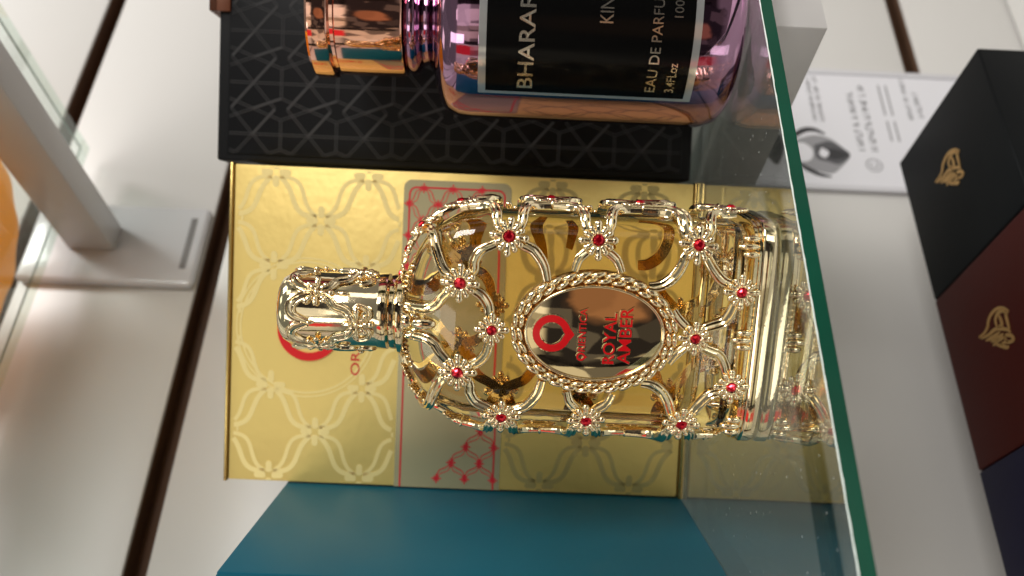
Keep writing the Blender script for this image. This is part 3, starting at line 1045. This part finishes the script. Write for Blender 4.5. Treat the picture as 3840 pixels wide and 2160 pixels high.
def put_flower(p, nn, sc=1.0, rot=0.0, gem=True, parent=gp, me=None):
    zax = nn.normalized()
    xax = Vector((0, 0, 1)).cross(zax)
    if xax.length < 1e-3:
        xax = Vector((1, 0, 0))
    xax.normalize()
    yax = zax.cross(xax)
    if rot:
        xax, yax = xax * math.cos(rot) + yax * math.sin(rot), yax * math.cos(rot) - xax * math.sin(rot)
    Mx = Matrix(((xax.x, yax.x, zax.x, p.x * S), (xax.y, yax.y, zax.y, p.y * S), (xax.z, yax.z, zax.z, p.z * S), (0, 0, 0, 1)))
    o = bpy.data.objects.new('flower', me or fm)
    COL.objects.link(o)
    o.parent = parent
    o.matrix_local = Mx @ Matrix.Diagonal((sc, sc, sc, 1))
    if gem:
        g_ = bpy.data.objects.new('gem', gm_)
        COL.objects.link(g_)
        g_.parent = o
        g_.rotation_euler = (0, 0, random.random() * 6)
    return o
FR = [(11, 71.5), (21.4, 60.9), (21.4, 40.8), (21.4, 18.1), (11.4, 7.6)]
for x, z in FR:
    for mx in (1, -1):
        for bk in (0, 1):
            s = sx(x)
            p, nn = surf(mx * ((2 * SIDE - s) if bk else s), z, .75)
            put_flower(p, nn, 1.0 if z > 10 else .92, random.uniform(-.1, .1))
for z in (64.0, 17.1):
    for bk in (0, 1):
        p, nn = surf(2 * SIDE - .001 if bk else .001, z, .75)
        put_flower(p, nn, .9)
for z in (72.4, 51.2, 30.0, 8.2):
    for mx in (1, -1):
        p, nn = surf(mx * (SIDE - .01), z, .35)
        put_flower(p, nn, .92)
for x, z, nv, sc in ((21.2, 81.2, (.75, 0, .66), .85), (15.6, 84.7, (.42, 0, .9), .62), (9.6, 86.2, (.2, 0, .98), .55)):
    for mx in (1, -1):
        put_flower(Vector((mx * x, YC - 2.0, z)), Vector((nv[0] * mx, -.25, nv[2])), sc)

# glass and perfume
gl_tab = [(5.45, 24.0, 10.2), (6.4, 25.2, 11.2), (8, 25.6, 11.5), (66, 25.6, 11.5), (72, 24.6, 11.2), (77, 22.2, 10.4), (80, 19.6, 9.4), (82.5, 15.6, 8.2), (84, 11.0, 7.2), (84.8, 8.4, 6.4), (86.5, 7.6, 6.4)]
MB().loft([rrect(w, dp, z, 96, 4.4) for z, w, dp in gl_tab]).build('glass_flask', M['bottleglass'], gp, 50)
lq = [(13.6, 16.0, 5.6), (14.4, 19.6, 7.8), (16.5, 22.2, 9.0), (20, 23.0, 9.4), (64, 23.0, 9.4), (70, 22.4, 9.2), (75.6, 20.6, 8.6), (76.0, 20.2, 8.4)]
MB().loft([rrect(w, dp, z, 96, 4.0) for z, w, dp in lq]).build('perfume', M['perfume'], gp, 50)

# medallion
MC = 40.3
def ell(a, b, t):
    return (a * math.cos(t), MC + b * math.sin(t))
md = MB()
n = 96
prof = [(10.6, 15.3, .6), (11.0, 15.7, -.95), (11.35, 16.05, -1.15), (11.6, 16.3, -.9), (11.9, 16.6, -.05), (14.2, 18.9, -.05), (14.6, 19.3, .3), (14.6, 19.3, 1.9)]
md.loft([[(ell(a, b, 2 * PI * k / n)[0], y, ell(a, b, 2 * PI * k / n)[1]) for k in range(n)] for a, b, y in prof], False)
mdo = md.build('medallion_frame', M['golddeep'], gp, 40)
rope = MB()
def rope_row(a, b, cnt, ln, w, slant, y, ph):
    # equal arc spacing
    T = np.linspace(0, 2 * PI, 721)
    P = np.stack([a * np.cos(T), MC + b * np.sin(T)], 1)
    l = np.concatenate([[0], np.cumsum(np.hypot(*np.diff(P, axis=0).T))])
    for k in range(cnt):
        t = np.interp((k + ph) / cnt * l[-1], l, T)
        tx, tz = -a * math.sin(t), b * math.cos(t)
        q = math.hypot(tx, tz)
        tx, tz = tx / q, tz / q
        nx, nz = tz, -tx
        c0, s0 = math.cos(slant), math.sin(slant)
        ux, uz = tx * c0 + nx * s0, tz * c0 + nz * s0
        vx, vz = -uz, ux
        p = (a * math.cos(t), y, MC + b * math.sin(t))
        rope.blob(p, (ux * ln, -.12, uz * ln), (vx * w, 0, vz * w), (0, 1.05, 0), 8, 8)
rope_row(13.95, 18.65, 31, 1.95, .80, -.20, -.55, 0)
rope_row(12.55, 17.25, 29, 1.80, .70, -.22, -.65, .5)
rope.build('rope_border', M['gold'], mdo, 70)
pm = MB()
rings = []
for k in range(0, 13):
    t = k / 12
    a, b = 11.05 * t, 15.75 * t
    y = -1.55 + .75 * t ** 2.2
    rings.append((a, b, y))
vs = [(0, -1.55, MC)]
for a, b, y in rings[1:]:
    vs += [(ell(a, b, 2 * PI * k / n)[0], y, ell(a, b, 2 * PI * k / n)[1]) for k in range(n)]
fs = [[0, 1 + (k + 1) % n, 1 + k] for k in range(n)]
for i in range(11):
    for k in range(n):
        k2 = (k + 1) % n
        fs.append([1 + i * n + k, 1 + i * n + k2, 1 + (i + 1) * n + k2, 1 + (i + 1) * n + k])
pm.add(vs, fs)
plate = pm.build('medallion_plate', M['goldplate'], mdo, 80)
rim = MB()
rim.sweep([(ell(11.2, 15.9, 2 * PI * k / 97)[0], -1.0, ell(11.2, 15.9, 2 * PI * k / 97)[1]) for k in range(98)], [(0, -1, 0)] * 98, [(.34 * math.cos(a), .34 * math.sin(a)) for a in [2 * PI * k / 8 for k in range(8)]], None, False)
rim.build('rim', M['gold'], plate, 60)
def onplate(x, z, h):
    t = min(1, math.hypot(x / 11.05, (z - MC) / 15.75))
    return (x, -1.55 + .75 * t ** 2.2 - h, z)
def mapplate(mb0, h):
    mb0.v = [onplate(x, z, h + (.0 if y < .5 else -.3)) for x, y, z in mb0.v]
    return mb0
g1 = mapplate(ring_logo(MB(), -.2, 50.2, 4.65, 2.45, 1.0, 0, 1), .22)
g1.build('logo_outline', M['gold'], plate, 40)
mapplate(ring_logo(MB(), -.2, 50.2, 4.38, 2.72, .85, 0, 1), .30).build('ring_logo', M['redrim'], plate, 40)
lines = (('RIENTICA', -4.1, 6.0, 42.35, 44.0), ('ROYAL', -6.9, 5.2, 35.5, 38.2), ('AMBER', -6.8, 6.6, 31.9, 34.7))
go, re_ = MB(), MB()
for s_, x0, x1, z0, z1 in lines:
    fit_text(s_, x0 - .12, x1 + .12, z0 - .12, z1 + .12, onplate, .30, .13, mb=go)
    fit_text(s_, x0, x1, z0, z1, onplate, .40, 0 if s_ == 'RIENTICA' else .022, mb=re_)
go2 = mapplate(ring_logo(MB(), -5.45, 43.2, 1.15, .48, .5, 0, 1, 32), .30)
re2 = mapplate(ring_logo(MB(), -5.45, 43.2, 1.0, .60, .45, 0, 1, 32), .38)
go.add(go2.v, go2.f); re_.add(re2.v, re2.f)
go.build('lettering_outline', M['gold'], plate)
re_.build('lettering', M['redrim'], plate)

# cap
CX = -.6
cp = [(0, 89.4), (9.25, 89.4), (9.35, 89.7), (9.35, 91.6), (9.15, 91.9), (9.15, 109.8), (9.1, 111.6), (8.75, 113.2), (8.0, 114.5), (6.8, 115.3), (4.8, 115.75), (2, 115.95), (0, 116.0)]
capo = MB().lathe(cp, (CX, YC, 0), 80).build('cap', M['goldtex'], gp, 45)
MB().lathe([(7.6, 86.9), (8.9, 87.1), (9.15, 87.4), (9.15, 88.6), (8.7, 88.9), (7.9, 88.95), (7.8, 89.5)], (CX, YC, 0), 80).build('neck_ring', M['gold'], gp, 40)
CPZ = [(p[1], p[0]) for p in cp[4:-1]]
def capsurf(deg, z, h):
    a = math.radians(deg - 90)
    r = interp(z, CPZ)
    dr = (interp(z + .4, CPZ) - interp(z - .4, CPZ)) / .8
    nn = Vector((math.cos(a), math.sin(a), -dr)).normalized()
    return Vector((CX + r * math.cos(a), YC + r * math.sin(a), z)) + nn * h, nn
rel = MB()
def cap_rail(pts, w):
    P, Nn = [], []
    for dg, z in catmull(pts, 7):
        p, nn = capsurf(dg, z, .28)
        P.append(p); Nn.append(nn)
    m = len(P)
    rel.sweep(P, Nn, RP, [w * (1 - .3 * abs(2 * i / (m - 1) - 1) ** 2) for i in range(m)])
A0 = -6
for q in range(4):
    u = A0 + 45 + 90 * q                     # upper flower
    lo_ = A0 + 90 * q                        # lower flower
    for sgn in (1, -1):
        e_ = u + sgn * 45
        cap_rail([(u, 105.6), (u + sgn * 8, 109.2), (u + sgn * 20, 111.4), (u + sgn * 34, 111.0), (e_ - sgn * 1, 107.6)], 1.1)
        cap_rail([(u, 105.6), (u + sgn * 10, 102.6), (u + sgn * 20, 101.2), (u + sgn * 26, 98.6), (e_ - sgn * 8, 96.9), (e_, 95.9)], 1.0)
    p, nn = capsurf(u + 45, 107.2, .2)
    rel.blob(p, (0, 0, 1.3), nn.cross(Vector((0, 0, 1))) * .5, nn * .6, 8, 6)
for q in range(8):
    u = A0 + 45 * q
    zb_ = 95.9 if q % 2 == 0 else 101.0
    if q % 2 == 0:
        for sgn in (1, -1):
            cap_rail([(u + sgn * 2, 94.6), (u + sgn * 12, 93.0), (u + sgn * 22, 93.4), (u + sgn * 27, 95.4), (u + sgn * 22, 96.6)], .6)
    else:
        p, nn = capsurf(u, 99.4, .2)
        rel.blob(p, (0, 0, 1.5), nn.cross(Vector((0, 0, 1))) * .6, nn * .6, 8, 6)
rel.build('cap_relief', M['gold'], capo, 60)
cfm = flower_mesh(4.0, petals=8)
for k in range(4):
    a = PI / 2 * k
    cfm.blob((1.7 * math.cos(a), 1.7 * math.sin(a), .5), (1.7 * math.cos(a), 1.7 * math.sin(a), 0), (-.3 * math.sin(a), .3 * math.cos(a), 0), (0, 0, .45), 8, 6)
cfm.blob((0, 0, .5), (.7, 0, 0), (0, .7, 0), (0, 0, .6), 10, 6)
cfm = cfm.mesh('flower', M['gold'], 60)
for q in range(4):
    p, nn = capsurf(A0 + 45 + 90 * q, 105.6, .15)
    put_flower(p, nn, 1, 0, False, capo, cfm)
    p, nn = capsurf(A0 + 90 * q, 95.9, .15)
    put_flower(p, nn, 1, 0, False, capo, cfm)

# ================================================================== PAPER SIGN ON THE WALL
sg_ = thing('paper_sign', (178, 112.9, -200), 0, 'black and white printed paper sign in a clear holder on the slatwall', 'sign')
ox, oz = 178, -200
def sz(p):
    return [(x - ox, z - oz) for x, z in p]
MB().box(0, 84, -1.6, 0, 3, 144, .4).build('holder_back', M['holder'], sg_, 30)
pp = MB().box(3.5, 80.5, -1.9, -1.62, 7, 140.5).build('paper_sheet', M['paper'], sg_)
def blobpoly(pts, y0, name, m):
    C = catmull(pts + [pts[0]], 5)[:-1]
    return MB().prism(C, y0, y0 + .02).build(name, m, pp)
blobpoly(sz([(211, -90), (214, -99), (212, -107), (206, -113), (201, -116), (193, -110), (188.5, -104), (190.5, -95), (194, -88), (203, -84)]), -1.93, 'portrait_print', M['inkl'])
blobpoly(sz([(207, -97.7), (210, -105.6), (208, -110), (201.6, -116), (195, -109.5), (196.2, -104), (198.5, -98)]), -1.97, 'portrait_print', M['inkm'])
blobpoly(sz([(204, -103), (205, -108), (201.5, -115.5), (198, -109), (199, -104)]), -2.0, 'portrait_print', M['inkd'])
blobpoly(sz([(205.6, -101.6), (202.5, -105), (198.8, -102.6), (201, -99.6)]), -2.03, 'portrait_print', M['paper'])
blobpoly(sz([(208, -89), (208, -93), (204, -96.5), (199, -96), (196, -93), (196, -88), (202, -86)]), -1.99, 'portrait_print', M['paper'])
ik = MB()
ik.ribbon(sz(catmull([(208, -84), (213, -88.5), (217, -94), (217.6, -99.4), (215, -105)], 5)), 2.6, -1.96, -1.9, lambda t: .3 + 1.0 * math.sin(PI * min(1, t * 1.0)) ** .7)
ik.ribbon(sz(catmull([(196, -85), (193, -89.5), (190.4, -93), (187.6, -98), (186.4, -104)], 5)), 2.2, -1.96, -1.9, lambda t: .3 + 1.0 * math.sin(PI * t) ** .7)
ik.build('portrait_print', M['inkd'], pp)
blobpoly(sz([(199, -71.5), (215, -76), (216, -80), (206, -82), (193, -77)]), -1.94, 'portrait_print', M['inkd'])
tx = MB(); tl = MB()
rr = random.Random(11)
def scribble(mb, x0, x1, z, h, cw):
    """rows too blurred to read: short unequal strokes"""
    x = x0
    while x < x1:
        w = cw * rr.uniform(.5, 1.1)
        if rr.random() < .86:
            mb.ribbon(sz([(x, z - h / 2), (x + w * .1, z + h / 2)]), cw * .24, -1.95, -1.9)
            if rr.random() < .8:
                mb.ribbon(sz([(x, z + h / 2 * rr.choice((-1, 0, 1))), (x + w * .8, z + h / 2 * rr.choice((-1, 0, 1)))]), h * .2, -1.951, -1.9)
        x += w * 1.15
scribble(tx, 224, 257, -101.2, 2.2, 1.8)
scribble(tx, 224, 257, -105.0, 2.2, 1.8)
scribble(tx, 205, 224, -122.8, 3.4, 3.0)
scribble(tx, 227, 246, -122.8, 3.4, 2.6)
scribble(tx, 205, 224, -129.6, 3.4, 3.0)
scribble(tx, 227, 252, -129.6, 3.4, 2.6)
scribble(tx, 223, 257, -153.6, 2.4, 2.0)
scribble(tx, 228, 247, -159.4, 2.4, 2.0)
for z in (-140, -144):
    tl.ribbon(sz([(230, z), (252, z)]), 1.1, -1.95, -1.9)
    tl.ribbon(sz([(212, z), (226, z)]), 1.1, -1.95, -1.9)
tx.build('printed_text', M['ink'], pp)
tl.build('printed_text', M['inkl'], pp)
lg = MB()
cc = sz([(195.3, -127.4)])[0]
lg.ribbon([(cc[0] + 4 * math.cos(a), cc[1] + 4 * math.sin(a)) for a in [2 * PI * k / 28 for k in range(29)]], .8, -1.95, -1.9)
lg.ribbon([(cc[0] + 1.9 * math.cos(a), cc[1] + 1.9 * math.sin(a)) for a in [.6 + 1.7 * PI * k / 20 for k in range(21)]], .8, -1.95, -1.9)
lg.build('printed_logo', M['inkl'], pp)
hr = MB()
for q in ((0, 3.4, 3, 144), (80.6, 84, 3, 144), (3.4, 80.6, 140.6, 144), (3.4, 80.6, 3, 6.9)):
    hr.box(q[0], q[1], -2.6, -1.62, q[2], q[3], .3)
hr.build('holder_rim', M['holder'], sg_, 30)

# ================================================================== BOXES ON THE LOWER DECK
EM = [[(-27.2, -21.5), (-27.3, -25.2), (-26.3, -27.9), (-24.6, -29.3), (-23.3, -32.1), (-23.3, -35.8), (-24.8, -39.0), (-27.1, -41.2)], [(-27.1, -41.2), (-27.4, -39.4), (-29.9, -39.0), (-33.0, -38.8)], [(-28.9, -32.9), (-26.3, -33.1), (-24.9, -35.4), (-25.4, -38.3), (-27.4, -39.4)], [(-28.9, -32.9), (-29.7, -35.5), (-27.9, -36.0), (-25.5, -35.6)], [(-28.2, -22.4), (-29.1, -27.5), (-29.3, -32.2), (-32.2, -37.4), (-34.1, -39.0)], [(-30.2, -24.9), (-31.0, -29.3), (-31.2, -33.7)], [(-32.0, -27.5), (-32.5, -31.3), (-32.7, -35.2)], [(-33.8, -28.0), (-33.4, -30.2), (-33.7, -33.4), (-34.0, -36.2)], [(-35.4, -31.9), (-35.7, -34.6), (-37.0, -37.6), (-36.9, -39.3), (-35.2, -38.7), (-34.0, -36.5), (-34.5, -35.2), (-36.5, -36.3)], [(-33.7, -29.4), (-35.5, -31.8), (-37.7, -34.7), (-37.9, -36.1)]]
K = 1.1
DB = 67.6
for k, (m, lab) in enumerate(((M['lacquer'], 'matt black box with gold winged emblem, beside the maroon one'),
                              (M['maroon'], 'maroon box with gold winged emblem between black and navy boxes'),
                              (M['navy'], 'dark navy box standing beside the maroon box, mostly out of view'))):
    x1 = 155.2 - 70.0 * k
    t = thing('perfume_box', (x1, 60.9, -231.8), 0, lab, 'box', 'emblem boxes on the lower deck')
    TOP = 231.8 - 110.3
    MB().box(-69.4, -.3, -DB + .4, -.4, 0, TOP - 32, .5).build('base', m, t, 30)
    MB().box(-69.7, 0, -DB, 0, TOP - 31.6, TOP, .8, 3).build('lid', m, t, 30)
    em = MB()
    for st_ in EM:
        C = catmull(st_, 5)
        em.ribbon(C, 1.25, 0, .2, lambda q: .35 + .75 * math.sin(PI * q) ** .6)
    em.v = [(x, z, TOP + .25 - y) for x, y, z in em.v]
    em.build('emblem', M['foil'], t)
